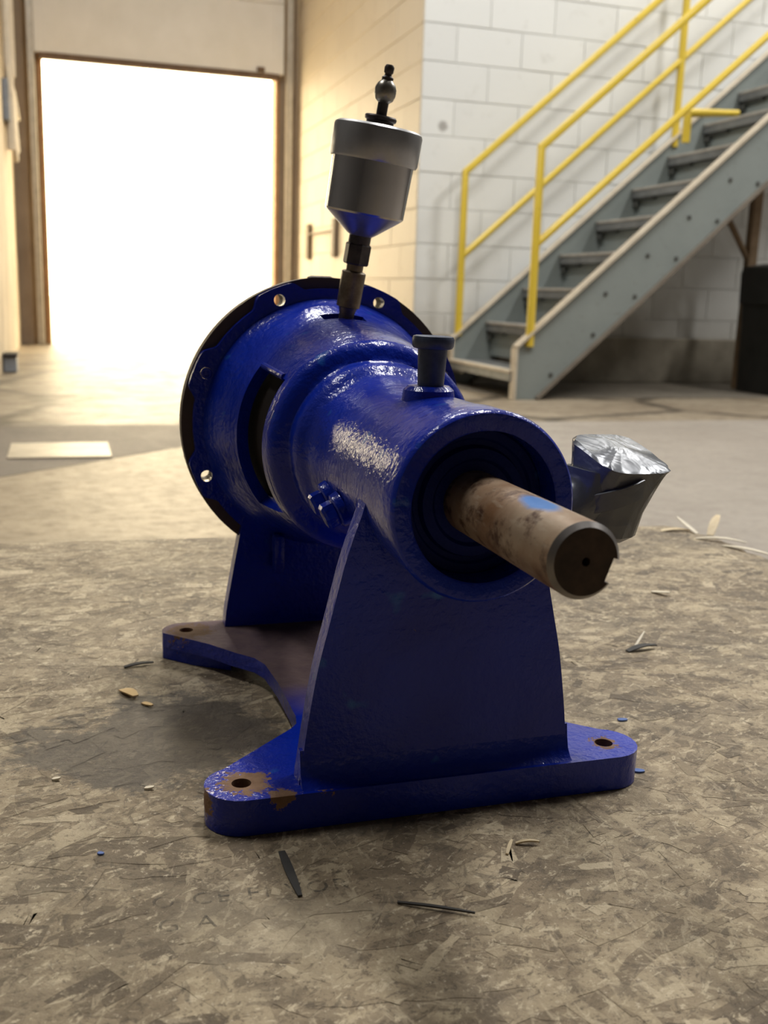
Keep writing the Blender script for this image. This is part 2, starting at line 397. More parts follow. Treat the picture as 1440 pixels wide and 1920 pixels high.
M['jamb'] = simple('orange_brown_timber_jamb', (0.30, 0.155, 0.06), (0.42, 0.23, 0.10), 12, 0.6)
M['track'] = simple('galvanised_door_track', (0.42, 0.38, 0.31), (0.55, 0.50, 0.42), 16, 0.4, 0.5)
M['outdoor'] = simple('pale_yard_concrete', (0.55, 0.52, 0.46), (0.62, 0.59, 0.52), 2, 0.8)  # pale concrete tone for the yard

# ---- stairs
k = NT('grey_green_stair_paint'); f = k.noise(6, 5, 0.6); g = k.noise(45, 4, 0.6)
c = k.mix(f, (0.20, 0.225, 0.215), (0.27, 0.295, 0.28)); c = k.mix(k.ramp(g, [(0.6, 0.0), (0.72, 0.5)]), c, (0.17, 0.165, 0.14))
k.color(c); k.rough(0.45); M['stair'] = k.m
M['stair_dust_lit'] = simple('dusty_lit_flange', (0.44, 0.37, 0.28), (0.58, 0.51, 0.40), 14, 0.6)  # dust on the top flanges; light painted in on end flange, first nosing
M['stair_under'] = simple('dark_brown_underside', (0.13, 0.105, 0.08), (0.19, 0.16, 0.125), 12, 0.7)  # bottom flanges are a darker brown than the web
M['tread'] = simple('dark_grey_tread', (0.12, 0.125, 0.125), (0.19, 0.195, 0.19), 12, 0.5)
M['tread_top'] = simple('lit_tread_nosing', (0.30, 0.28, 0.25), (0.42, 0.39, 0.34), 14, 0.5)  # paler than the tread: light caught by the lip is in the colour
M['stbolt'] = simple('dark_bolt_head', (0.045, 0.045, 0.04), (0.08, 0.08, 0.07), 50, 0.5)
k = NT('yellow_safety_paint'); f = k.noise(9, 4); g = k.noise(26, 5, 0.7)
c = k.mix(f, (0.62, 0.43, 0.035), (0.72, 0.54, 0.07)); c = k.mix(k.ramp(g, [(0.66, 0.0), (0.70, 0.8)]), c, (0.16, 0.12, 0.05))
k.color(c); k.rough(0.33); M['yellow'] = k.m
M['rust_post'] = simple('brown_support_steel', (0.16, 0.10, 0.05), (0.24, 0.16, 0.09), 18, 0.6)
M['bin'] = simple('black_plastic_bin', (0.010, 0.010, 0.009), (0.022, 0.021, 0.018), 12, 0.5)
M['boxgrey'] = simple('blue_grey_enamel', (0.19, 0.21, 0.24), (0.26, 0.28, 0.31), 20, 0.5)
M['pipe'] = simple('cream_painted_pipe', (0.60, 0.53, 0.41), (0.70, 0.62, 0.50), 16, 0.5)
M['bracket'] = simple('brown_steel_bracket', (0.15, 0.105, 0.06), (0.22, 0.16, 0.1), 20, 0.6)
k = NT('faded_stencil_ink'); k.color((0.10, 0.085, 0.065)); k.rough(0.7)
k.val(k.b.inputs['Alpha'], k.ramp(k.noise(160, 4, 0.7), [(0.40, 0.0), (0.66, 0.5)])); M['ink'] = k.m

# ------------------------------------------------------------------ the room
ZF = -0.2428
CEIL = 4.6
YW, XC = 5.225, 1.765       # white wall plane, corner of the dock bay
YD = 8.46                   # dock door wall
XL = -0.50                  # left wall of the bay
def sbox(name, a, b, mat, parent=None, bev=0.0):
    bm = bmesh.new(); box(bm, *a, *b, bev)
    o = part(name, bm, mat, parent)
    if parent is None: o['kind'] = 'structure'
    return o
def poly_slab(name, pts, z0, z1, mat, parent=None):
    bm = bmesh.new(); holed(bm, pts, [], lambda x, y: (x, y, z0), lambda x, y: (x, y, z1))
    o = part(name, bm, mat, parent)
    if parent is None: o['kind'] = 'structure'
    return o
floor = poly_slab('floor', [(-4, -5), (7, -5), (7, 3.345), (-4, 3.345)], ZF - 0.1, ZF, M['floor'])
poly_slab('slab', [(-4, 3.349), (7, 3.349), (7, 5.3), (XL - .02, 5.3), (-4, 5.3)], ZF - 0.1, ZF - 0.001, M['floor_far'], floor)
poly_slab('slab', [(XL - .02, 5.302), (XC + .02, 5.302), (XC + .02, YD + .15), (XL - .02, YD + .15)], ZF - 0.1, ZF - 0.001, M['floor_far'], floor)
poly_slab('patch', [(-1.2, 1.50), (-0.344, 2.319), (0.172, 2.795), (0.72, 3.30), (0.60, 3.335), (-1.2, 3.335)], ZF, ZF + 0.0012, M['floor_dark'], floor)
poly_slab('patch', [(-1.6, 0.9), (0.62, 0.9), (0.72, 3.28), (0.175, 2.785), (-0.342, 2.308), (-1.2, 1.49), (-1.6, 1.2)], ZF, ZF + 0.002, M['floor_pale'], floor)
poly_slab('patch', [(1.98, 4.26), (7, 4.30), (7, 5.2), (1.80, 5.2), (1.82, 4.9)], ZF, ZF + 0.002, M['understair_floor'], floor)
yard = poly_slab('yard_ground', [(-15, 5.43), (XL - .21, 5.43), (XL - .21, YD + .16), (20, YD + .16), (20, 40), (-15, 40)], ZF - 0.12, ZF - 0.02, M['outdoor'])

wb = sbox('wall_back', (XC + 0.004, YW + 0.004, ZF), (7, YW + 0.2, CEIL), M['mortar'])
ww = sbox('wall_bay_right', (XC + 0.004, YW + 0.2, ZF), (XC + 0.2, YD, CEIL), M['mortar_warm'])
sbox('wall_bay_left', (XL - 0.2, YW, ZF), (XL, YD, CEIL), M['plaster'])
# unseen window opening, added in the return wall to streak the barrel with light
for a_, b_ in (((-4, ZF), (-2.0, CEIL)), ((-1.5, ZF), (XL - 0.2, CEIL)), ((-2.0, 1.35), (-1.5, CEIL)), ((-2.0, ZF), (-1.5, 0.35))):
    sbox('wall_return', (a_[0], YW, a_[1]), (b_[0], YW + 0.2, b_[1]), M['hall'])
sbox('wall_left', (-4.2, -5, ZF), (-4, YW + 0.2, CEIL), M['hall'])
sbox('wall_right', (7, -5, ZF), (7.2, YW + 0.2, CEIL), M['hall'])
sbox('wall_front', (-4.2, -5.2, ZF), (7.2, -5, CEIL), M['hall'])
sbox('ceiling', (-4.2, -5.2, CEIL), (7.2, YD + 0.2, CEIL + 0.15), M['ceil'])
DX0, DX1, DTOP = -0.272, 1.585, 1.95
wf = sbox('wall_far', (XL, YD, ZF), (DX0, YD + 0.18, CEIL), M['tan_wall'])
sbox('wall_far', (DX1, YD, ZF), (XC + 0.2, YD + 0.18, CEIL), M['tan_wall'])
sbox('wall_far', (DX0, YD, 3.2), (DX1, YD + 0.18, CEIL), M['tan_wall'])

# concrete blocks, one object each, joints recessed
def blocks(parent, mat, n_course, length, along, place, half=True):
    ch = 0.1955; bl = 0.392; g = 0.0038
    bm = bmesh.new(); box(bm, 0, 0, 0, bl - g, 0.008, ch - g, 0.0022)
    bmesh.ops.recalc_face_normals(bm, faces=bm.faces[:]); sharp(bm)
    me = bpy.data.meshes.new('block'); bm.to_mesh(me); bm.free(); me.materials.append(mat)
    for j in range(n_course):
        s = 0.0 if j % 2 == 0 else -bl / 2
        while s < length - 0.01:
            a, b = max(s, 0), min(s + bl, length)
            if b - a > 0.03:
                o = bpy.data.objects.new('block', me); COL.objects.link(o); o.parent = parent
                p, rz = place(a, ZF + j * ch, random.uniform(-0.0012, 0.0012))
                o.location = p; o.rotation_euler = (0, 0, rz); o.scale = ((b - a - g) / (bl - g), 1, 1)
            s += bl
blocks(wb, M['white_block'], 13, 3.1, 'x', lambda a, z, d: (Vector((XC + a, YW - 0.002 + d, z)), 0))
blocks(ww, M['cream_block'], 15, YD - YW - 0.02, 'y', lambda a, z, d: (Vector((XC - 0.002 + d, YD - 0.012 - a, z)), -math.pi / 2))
# grimy curb at the foot of the white wall
bm = bmesh.new(); box(bm, 1.80, YW - 0.05, ZF, 6.9, YW - 0.012, 0.035, 0.008)
part('trim_1', bm, M['ledge'])['kind'] = 'structure'

# ---- dock door
dr = root('door_1', (0.65, YD, ZF), kind='structure')
for z0, z1 in ((1.985, 2.52), (2.524, 3.06), (3.064, 3.35)):
    bm = bmesh.new(); box(bm, -0.325, 8.385, z0, 1.635, 8.435, z1, 0.006)
    box(bm, -0.325, 8.378, z0, -0.24, 8.386, z1, 0.002); box(bm, 1.55, 8.378, z0, 1.635, 8.386, z1, 0.002)
    part('panel', bm, M['door_panel'], dr)
bm = bmesh.new(); box(bm, -0.29, 8.375, 1.94, 1.60, 8.435, 1.987, 0.008); part('bottom_seal', bm, M['seal'], dr)
bm = bmesh.new(); box(bm, 1.41, 8.365, 1.995, 1.475, 8.379, 2.028, 0.003); part('latch', bm, M['seal'], dr)
for x0, x1 in ((-0.365, -0.315), (1.655, 1.70)):
    bm = bmesh.new(); box(bm, x0, 8.36, ZF, x1, 8.40, 3.4, 0.006); box(bm, x0 + (0.0 if x0 < 0 else 0.03), 8.32, ZF, x0 + (0.012 if x0 < 0 else 0.043), 8.36, 3.4)
    part('track', bm, M['track'], dr)
for n, x0, x1 in (('trim_2', -0.305, -0.262), ('trim_3', 1.583, 1.612)):
    bm = bmesh.new(); box(bm, x0, 8.44, ZF, x1, 8.60, 1.99, 0.005); part(n, bm, M['jamb'])['kind'] = 'structure'

# ------------------------------------------------------------------ work platform (strand board on timber runners)
plat = root('work_platform', (0, 0, ZF), 'low work platform topped with a worn scuffed strand board sheet', 'platform')
edge = []
ys = [-1.2 + 1.756 * i / 120 for i in range(121)]
rr = random.Random(3)
for i, y in enumerate(ys):
    j = (rr.random() - 0.5) * 0.012 if y > 0.2 else 0
    edge.append((0.512 + j - (0.02 * max(0, (y - 0.53) / 0.026)), y))
far = []
for i in range(1, 60):
    t = i / 60; far.append((0.492 - 1.4 * t, 0.556 + 0.076 * t + (rr.random() - 0.5) * 0.003))
outline = [(-0.9, -1.2)] + edge + far + [(-0.9, 0.632)]
bm = bmesh.new(); holed(bm, outline, [], lambda x, y: (x, y, -0.018), lambda x, y: (x, y, 0.0))
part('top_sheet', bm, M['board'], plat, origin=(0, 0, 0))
# the pressed strands that show on its face, thin and overlapping
bm = bmesh.new(); lay = bm.verts.layers.float.new('strand'); rs_ = random.Random(11)
for i in range(2600):
    cx, cy = rs_.uniform(-0.36, 0.49), rs_.uniform(-0.24, 0.55)
    ln, wd = rs_.uniform(0.012, 0.062), rs_.uniform(0.0035, 0.0135)
    if rs_.random() < 0.35: ln *= 0.45
    an = rs_.gauss(0.25, 0.55) if rs_.random() < 0.62 else rs_.uniform(0, math.pi)
    z = 0.00005 + 0.00016 * rs_.random(); tone = min(1, max(0, rs_.gauss(0.45, 0.24))); m = 7; pts_ = []
    tw = rs_.uniform(-0.35, 0.35)
    for e_ in range(m): pts_.append((-ln / 2 + ln * e_ / (m - 1) + rs_.gauss(0, 0.0008), -wd / 2 * (1 + tw * (e_ / m - 0.5)) + rs_.gauss(0, 0.0006)))
    for e_ in range(m): pts_.append((ln / 2 - ln * e_ / (m - 1) + rs_.gauss(0, 0.0008), wd / 2 * (1 - tw * (e_ / m - 0.5)) + rs_.gauss(0, 0.0006)))
    vs_ = []
    for px_, py_ in pts_:
        v_ = bm.verts.new((cx + px_ * math.cos(an) - py_ * math.sin(an), min(0.552, cy + px_ * math.sin(an) + py_ * math.cos(an)), z)); v_[lay] = tone; vs_.append(v_)
    for e_ in range(m - 1): bm.faces.new((vs_[e_], vs_[e_ + 1], vs_[2 * m - 2 - e_], vs_[2 * m - 1 - e_]))
for f_ in bm.faces:
    f_.normal_update()
    if f_.normal.z < 0: f_.normal_flip()
sf = part('strand_flakes', bm, M['strands'], plat, origin=(0, 0, 0), recalc=False); sf['kind'] = 'stuff'
for x in (-0.75, -0.2, 0.38):
    bm = bmesh.new(); box(bm, x - 0.045, -1.15, ZF, x + 0.045, 0.52, -0.018, 0.004); part('runner', bm, M['runner'], plat)
# split splinters standing from the torn right-hand edge
def sliver(bm, a, b, w, lift, curl=0.0, seg=5, th=0.0008):
    a, b = Vector(a), Vector(b); d = (b - a); n = Vector((-d.y, d.x, 0)).normalized()
    top, bot = [], []
    for i in range(seg + 1):
        t = i / seg; p = a + d * t; ww_ = w * (0.35 + 0.65 * math.sin(math.pi * min(1, 0.2 + 0.75 * t)))
        p.z += lift * t + curl * math.sin(t * math.pi)
        top.append((bm.verts.new(p + n * ww_ / 2 + Vector((0, 0, th))), bm.verts.new(p - n * ww_ / 2 + Vector((0, 0, th)))))
        bot.append((bm.verts.new(p + n * ww_ / 2), bm.verts.new(p - n * ww_ / 2)))
    for i in range(seg):
        bm.faces.new((top[i][0], top[i + 1][0], top[i + 1][1], top[i][1])); bm.faces.new((bot[i][0], bot[i][1], bot[i + 1][1], bot[i + 1][0]))
        bm.faces.new((top[i][0], bot[i][0], bot[i + 1][0], top[i + 1][0])); bm.faces.new((top[i][1], top[i + 1][1], bot[i + 1][1], bot[i][1]))
    bm.faces.new((top[0][0], top[0][1], bot[0][1], bot[0][0])); bm.faces.new((top[-1][0], bot[-1][0], bot[-1][1], top[-1][1]))
for a, b, w, lf, cu, m in (((0.515, 0.50, 0.0), (0.545, 0.53, 0.0), 0.010, 0.016, 0.004, 'splinter'), ((0.505, 0.51, 0.0), (0.50, 0.545, 0.0), 0.006, 0.012, 0.0, 'chipwood'),
                           ((0.49, 0.49, 0.0), (0.53, 0.455, 0.0), 0.007, 0.002, 0.003, 'chipwood'), ((0.50, 0.455, 0.0), (0.522, 0.40, 0.0), 0.007, 0.002, 0.002, 'chipwood'), ((0.47, 0.53, 0.0), (0.505, 0.525, 0.0), 0.008, 0.001, 0.002, 'splinter')):
    bm = bmesh.new(); sliver(bm, a, b, w, lf, cu); part('splinter', bm, M[m], plat)
# faint stencilled characters worn into the board
def letters(txt, loc, size, rot):
    cu = bpy.data.curves.new('stencil_lettering', 'FONT'); cu.body = txt; cu.size = size; cu.extrude = 0.00004; cu.space_character = 1.25
    tmp = bpy.data.objects.new('stencil_lettering', cu); COL.objects.link(tmp)
    me = bpy.data.meshes.new_from_object(tmp.evaluated_get(bpy.context.evaluated_depsgraph_get()))
    bpy.data.objects.remove(tmp); me.materials.clear(); me.materials.append(M['ink'])
    o = bpy.data.objects.new('stencil_lettering', me); COL.objects.link(o); o.parent = plat
    o.location = Vector(loc) - wloc(plat); o.rotation_euler = (0, 0, R(rot))
letters('O CE FI VOR', (-0.149, -0.066, 0.0002), 0.0125, -4)
letters('G A', (-0.148, -0.083, 0.0002), 0.0125, -4)

# loose scraps lying on the board
def scrap(name, label, cat, a, b, w, mat, lift=0.0, curl=0.0, group=None):
    bm = bmesh.new(); sliver(bm, (*a, 0.0004), (*b, 0.0004), w, lift, curl)
    o = part(name, bm, M[mat], None, origin=((a[0] + b[0]) / 2, (a[1] + b[1]) / 2, 0.0)); tag(o, label, cat, group or 'scraps of ' + cat + ' on the board')
scrap('wood_chip', 'small bright white wood chip on the board below the taped elbow', 'wood chip', (0.324, 0.312), (0.333, 0.297), 0.006, 'chipwood', 0.003)
scrap('wood_sliver', 'pale upright twig of wood lying beside a dark speck right of the pedestal', 'wood chip', (0.226, 0.178), (0.243, 0.192), 0.002, 'chipwood', 0.008)
scrap('bark_speck', 'dark brown bark fragment right of the front pedestal', 'bark', (0.219, 0.175), (0.245, 0.178), 0.006, 'darkchip', 0.002, 0.002)
scrap('dark_sliver', 'short black sliver in front of the rear left foot', 'splinter', (-0.144, 0.221), (-0.124, 0.224), 0.004, 'darkchip', 0.001, 0.001)
scrap('amber_flake', 'larger amber wood flake at the edge of the dark blotch', 'wood flake', (-0.147, 0.181), (-0.140, 0.163), 0.008, 'amber', 0.002, 0.001)
scrap('amber_flake', 'smaller amber wood flake beside the larger one on the blotch', 'wood flake', (-0.136, 0.156), (-0.131, 0.148), 0.004, 'amber', 0.001)
scrap('bent_splinter', 'bent yellow straw-like splinter on the board in front of the base plate', 'splinter', (0.015, -0.064), (0.021, -0.056), 0.0018, 'splinter', 0.002, 0.001)
scrap('bent_splinter', 'short yellow splinter next to the bent straw-like one', 'splinter', (0.023, -0.056), (0.034, -0.059), 0.0018, 'splinter', 0.001, 0.001)
scrap('long_splinter', 'long dark splinter lifting from the board near the bottom edge', 'splinter', (-0.047, -0.088), (-0.018, -0.105), 0.0016, 'darkchip', 0.001, 0.0005)
scrap('grey_smear', 'dark grey sliver pressed into the board below the base plate', 'splinter', (-0.087, -0.036), (-0.0865, -0.073), 0.0042, 'darkchip', 0.0, 0.0)
scrap('white_crumb', 'white crumb on the dark blotch farther from the base plate', 'crumb', (-0.1895, 0.0635), (-0.1855, 0.0615), 0.003, 'chipwood', 0.001)
scrap('white_crumb', 'white crumb on the dark blotch nearer the base plate corner', 'crumb', (-0.1435, 0.042), (-0.139, 0.040), 0.003, 'chipwood', 0.001)
scrap('paint_flake', 'blue paint flake left of the base plate front corner', 'paint flake', (-0.169, -0.0165), (-0.1665, -0.018), 0.0022, 'bluechip')
scrap('paint_flake', 'blue paint flake behind the front right foot', 'paint flake', (0.147, 0.0635), (0.153, 0.0625), 0.0035, 'bluechip')
scrap('paint_flake', 'blue paint flake beside the front right foot', 'paint flake', (0.120, -0.001), (0.1255, -0.003), 0.004, 'bluechip')

# ------------------------------------------------------------------ the pump bearing frame
H = 0.16442; YB = -0.0514; AX = Vector((0, 0, H))
pump = root('pump_bearing_frame', (0, 0, 0), 'glossy blue cast iron pump bearing frame with rusty shaft, standing on the strand board', 'pump')
def xz(y): return lambda x, z: (x, y, z)
T = 0.0186
# base plate
rl = [(-0.1, 0.0)]
right = lambda pts: [(-x, y) for x, y in reversed(pts)]
L = arc2(-0.1, 0.0, 0.0182, 268, 110, 10) + [(-0.063, 0.057), (-0.0585, 0.063), (-0.0567, 0.073), (-0.0565, 0.125), (-0.0585, 0.158), (-0.063, 0.171), (-0.074, 0.184), (-0.088, 0.204)] + arc2(-0.1, 0.237, 0.0168, 190, 92, 10)
L[:0] = []
outl = L + right(L)
holes4 = [circle2(sx * 0.1, yy, 0.0049) for sx in (-1, 1) for yy in (0.0, 0.237)]
bm = bmesh.new()
holed(bm, outl, holes4, lambda x, y: (x, y, 0.0085), lambda x, y: (x, y, T))
top_edges = [e for e in bm.edges if all(abs(v.co.z - T) < 1e-6 for v in e.verts) and len(e.link_faces) == 2 and e.calc_face_angle(0) > 1.0]
bmesh.ops.bevel(bm, geom=top_edges, offset=0.0016, segments=2, affect='EDGES', profile=0.6)
Lf = arc2(-0.1, 0.0, 0.0181, 268, 110, 10) + [(-0.085, 0.034)]
holed(bm, Lf + right(Lf), [circle2(s * 0.1, 0, 0.005) for s in (-1, 1)], lambda x, y: (x, y, 0.0), lambda x, y: (x, y, 0.0160))
for s in (-1, 1):
    P = [(-0.098, 0.222 - 0.006), (-0.074, 0.20), (-0.055, 0.252)] + arc2(-0.1, 0.237, 0.0167, 92, 190, 10)
    P = [(s * -x * -1 if False else (x if s < 0 else -x), y) for x, y in P]
    holed(bm, P, [circle2(s * 0.1, 0.237, 0.005)], lambda x, y: (x, y, 0.0), lambda x, y: (x, y, 0.0160))
part('base_plate', bm, M['blue_plate'], pump, label='chipped blue base plate with rusty top between the pedestals')
# front pedestal web
def interp(tab, z):
    for (z0, w0), (z1, w1) in zip(tab, tab[1:]):
        if z <= z1: return w0 + (w1 - w0) * (z - z0) / (z1 - z0)
    return tab[-1][1]
def smooth_tab(tab, n):
    z0, z1 = tab[0][0], tab[-1][0]; out = []
    for i in range(n + 1):
        z = z0 + (z1 - z0) * i / n
        w = sum(interp(tab, min(z1, max(z0, z + d * (z1 - z0) * 0.05))) for d in (-1, -0.5, 0, 0.5, 1)) / 5
        out.append((z, w))
    return out
ft = smooth_tab([(T - 0.002, 0.0735), (0.03, 0.0715), (0.05, 0.0690), (0.078, 0.0645), (0.104, 0.0582), (0.13, 0.0522), (0.150, 0.0458), (0.161, 0.0415)], 22)
bm = bmesh.new()
prof = [(-w, z) for z, w in ft] + [(w, z) for z, w in reversed(ft)]
def web(bm, prof, y0, y1):
    holed(bm, prof, [], xz(y0), xz(y1))
web(bm, prof, -0.0085, 0.0035)
es = [e for e in bm.edges if len(e.link_faces) == 2 and e.calc_face_angle(0) > 1.2]
bmesh.ops.bevel(bm, geom=es, offset=0.0016, segments=2, affect='EDGES', profile=0.5)
# fillet at the foot of the web
fil = [(-0.0075, 0.036), (-0.0088, 0.029), (-0.0105, 0.0235), (-0.0135, 0.0200), (-0.0165, 0.0184), (-0.0165, 0.0150), (-0.004, 0.0150), (-0.004, 0.036)]
va = [[bm.verts.new((x, y, z)) for y, z in fil] for x in (-0.0725, 0.0725)]
for i in range(len(fil)):
    j = (i + 1) % len(fil); bm.faces.new((va[0][i], va[0][j], va[1][j], va[1][i]))
bm.faces.new(va[0]); bm.faces.new(va[1][::-1])
part('front_pedestal', bm, M['blue'], pump)
# rear pedestal web
rt = smooth_tab([(T - 0.002, 0.0725), (0.03, 0.0715), (0.065, 0.0655), (0.095, 0.0600), (0.115, 0.056)], 14)
bm = bmesh.new(); web(bm, [(-w, z) for z, w in rt] + [(w, z) for z, w in reversed(rt)], 0.2385, 0.2505)
es = [e for e in bm.edges if len(e.link_faces) == 2 and e.calc_face_angle(0) > 1.2]
bmesh.ops.bevel(bm, geom=es, offset=0.0016, segments=2, affect='EDGES', profile=0.5)
part('rear_pedestal', bm, M['blue'], pump)

# bearing barrel with its shoulder and rings
AY = (0, -1, 0); OB = (0, 0, H)       # distances along AY are -y
prof = [(-y, r) for y, r in ((0.132, 0.050), (0.1315, 0.0630), (0.1285, 0.0652), (0.1245, 0.0648), (0.1215, 0.0632), (0.1192, 0.0602), (0.1178, 0.0565), (0.1168, 0.0538), (0.1152, 0.0529), (0.1130, 0.0530),
        (0.1090, 0.0526), (0.1055, 0.0510), (0.1030, 0.0486), (0.1005, 0.0466), (0.096, 0.0448), (0.08, 0.0438), (0.05, 0.0432), (0.02, 0.0432), (-0.01, 0.0434), (-0.03, 0.0437), (-0.0485, 0.0440), (-0.0505, 0.0434), (YB, 0.0424), (YB, 0.0356), (-0.0506, 0.0346), (-0.030, 0.0344))]
bm = bmesh.new(); lathe(bm, prof, OB, AY, 96, False, False)
rj = random.Random(5)
for v in bm.verts:   # casting unevenness
    d = Vector((v.co.x, 0, v.co.z - H)); a = math.atan2(d.z, d.x)
    if v.co.y > -0.045: d.normalize(); v.co += d * (0.0004 * math.sin(3 * a + v.co.y * 60) + 0.0003 * math.sin(7 * a - v.co.y * 110))
part('bearing_barrel', bm, M['blue'], pump, ang=40, recalc=True)
bm = bmesh.new(); lathe(bm, [(-y, r) for y, r in ((-0.028, 0.0350), (-0.0355, 0.0346), (-0.0365, 0.0335), (-0.0365, 0.0295), (-0.0350, 0.0285), (-0.0350, 0.0262), (-0.0385, 0.0250), (-0.0390, 0.0205), (-0.0372, 0.0190), (-0.0372, 0.0140))], OB, AY, 64, False, False)
part('end_cover', bm, M['blue_bore'], pump, ang=40, label='dark blue recessed end cover around the shaft')
# shaft with keyway
RS = 0.01463; YS = -0.14435
def keyed(r, n=64, kw=0.0094, kd=0.0036, ang=-20):
    pts = []; half = math.asin(kw / 2 / r)
    a0 = R(ang)
    for i in range(n + 1):
        t = a0 + half + (2 * math.pi - 2 * half) * i / n; pts.append((r * math.cos(t), r * math.sin(t)))
    xl = math.cos(half) * r - kd
    for s in (-1, 1):
        lx, ly = RS * math.cos(math.asin(kw / 2 / RS)) - kd, s * kw / 2
        pts.append((lx * math.cos(a0) - ly * math.sin(a0), lx * math.sin(a0) + ly * math.cos(a0)))
    return pts
bm = bmesh.new()
secs = [(YS + 0.0022, RS), (-0.078, RS)]
rings = [[bm.verts.new((x, y, H + z)) for x, z in keyed(r)] for y, r in secs]
n = len(rings[0])
for i in range(n):
    bm.faces.new((rings[0][i], rings[0][(i + 1) % n], rings[1][(i + 1) % n], rings[1][i]))
lathe(bm, [(0.0780, RS), (0.0780, RS - 0.0045)], OB, AY, 64, False, True)
lathe(bm, [(-0.20, 0.0125), (-0.02, 0.0125), (-0.015, RS), (0.0780, RS)], OB, AY, 64, True, False)
sh = part('shaft', bm, M['shaft'], pump, label='rusty steel shaft with a streak of blue paint')
bm = bmesh.new()
rings = [[bm.verts.new((x, y, H + z)) for x, z in keyed(r)] for y, r in ((YS + 0.0022, RS), (YS, RS - 0.0019))]
for i in range(n): bm.faces.new((rings[0][i], rings[0][(i + 1) % n], rings[1][(i + 1) % n], rings[1][i]))
part('chamfer', bm, M['chamfer'], sh, label='bright worn chamfer')
bm = bmesh.new(); holed(bm, keyed(RS - 0.0019), [circle2(0, 0, 0.0017, 14)], lambda x, z: (x, YS, H + z), lambda x, z: (x, YS + 0.004, H + z))
lathe(bm, [(0.1390, 0.0017), (0.1385, 0.0002)], OB, AY, 14, False, True)
part('end_face', bm, M['shaft_end'], sh, label='dark rusty end face with a centre hole')

# adapter bell with side windows and the slot under the lubricator
bp = [(0.1280, 0.0650), (0.1335, 0.0660), (0.140, 0.0674), (0.148, 0.0686), (0.158, 0.0698), (0.168, 0.0710), (0.178, 0.0721), (0.1845, 0.0728), (0.192, 0.0738), (0.199, 0.0748), (0.205, 0.0760), (0.2115, 0.0775), (0.218, 0.0796), (0.225, 0.0818), (0.232, 0.0845), (0.238, 0.0880)]
NB = 144
bm = bmesh.new()
rings = [[bm.verts.new((r * math.cos(2 * math.pi * i / NB), y, H + r * math.sin(2 * math.pi * i / NB))) for i in range(NB)] for y, r in bp]
for kk in range(len(bp) - 1):
    ym = (bp[kk][0] + bp[kk + 1][0]) / 2
    for i in range(NB):
        ang = (i + 0.5) * 360 / NB
        win = 0.1335 < ym < 0.1845 and (143 < ang < 218 or ang < 37 or ang > 322)
        slot = 0.199 < ym < 0.2115 and 78 < ang < 101
        if win or slot: continue
        bm.faces.new((rings[kk][i], rings[kk][(i + 1) % NB], rings[kk + 1][(i + 1) % NB], rings[kk + 1][i]))
bmesh.ops.recalc_face_normals(bm, faces=bm.faces[:])
# make sure normals point outwards, then thicken inwards
f0 = max(bm.faces, key=lambda f: f.calc_center_median().z)
if f0.normal.z < 0: bmesh.ops.reverse_faces(bm, faces=bm.faces[:])
bmesh.ops.solidify(bm, geom=bm.faces[:], thickness=0.0075)
bell = part('adapter_bell', bm, M['blue'], pump, ang=35)
bm = bmesh.new(); a_ = R(141.5)
tube(bm, [(r * math.cos(a_), y, H + r * math.sin(a_)) for y, r in ((0.138, 0.0664), (0.148, 0.0682), (0.160, 0.0696), (0.172, 0.0708), (0.181, 0.0718))], 0.0021, 10)
part('window_lip', bm, M['blue'], bell)
bm = bmesh.new(); lathe(bm, [(-0.256, 0.062), (-0.250, 0.066), (-0.200, 0.0625), (-0.165, 0.0600), (-0.150, 0.0588), (-0.134, 0.0570), (-0.128, 0.050)], OB, AY, 64)  # added core blocks light through the windows; coloured black as shade
part('bell_shade_core', bm, M['shade_black'], pump, label='added black core that keeps the inside of the bell dark')
# flange: round back disc and a scalloped face with eight bolt pads
BA = [22.5 + 45 * i for i in range(8)]
def lobed(n=320):
    out = []
    for i in range(n):
        a = 360 * i / n; d = min(abs((a - b + 180) % 360 - 180) for b in BA)
        t = min(1, max(0, (d - 6.5) / 6.0)); t = t * t * (3 - 2 * t)
        r = 0.1004 - 0.0066 * t; out.append((r * math.cos(R(a)), r * math.sin(R(a))))
    return out
bh = [circle2(0.092 * math.cos(R(b)), 0.092 * math.sin(R(b)), 0.0040, 18) for b in BA]
bm = bmesh.new()
holed(bm, lobed(), bh + [circle2(0, 0, 0.0805, 96)], lambda x, z: (x, 0.2365, H + z), lambda x, z: (x, 0.2440, H + z))
es = [e for e in bm.edges if len(e.link_faces) == 2 and e.calc_face_angle(0) > 1.2 and all(v.co.y < 0.237 for v in e.verts) and max((v.co - AX - Vector((0, 0.2365, 0))).length for v in e.verts) > 0.0931 and min((v.co - AX - Vector((0, 0.2365, 0))).length for v in e.verts) > 0.0931]
es = [e for e in es if min(((Vector((v.co.x, 0, v.co.z - H)) - Vector((0.092 * math.cos(R(b)), 0, 0.092 * math.sin(R(b))))).length) for v in e.verts for b in BA) > 0.0043]
bmesh.ops.bevel(bm, geom=es, offset=0.0013, segments=2, affect='EDGES', profile=0.5)
part('bolt_pad_ring', bm, M['blue'], pump)
bm = bmesh.new()
holed(bm, circle2(0, 0, 0.1012, 128), bh + [circle2(0, 0, 0.0760, 96)], lambda x, z: (x, 0.2438, H + z), lambda x, z: (x, 0.2560, H + z))
part('flange_disc', bm, M['iron'], pump, label='bare rusty flange disc behind the scalloped blue face')
def padpos(b, y): return (0.092 * math.cos(R(b)), y, H + 0.092 * math.sin(R(b)))
bm = bmesh.new(); lathe(bm, [(-0.006, 0.0039), (0.0006, 0.0039), (0.0012, 0.0032), (0.0012, 0.0022), (0.0004, 0.0019)], padpos(157.5, 0.2365), AY, 18)
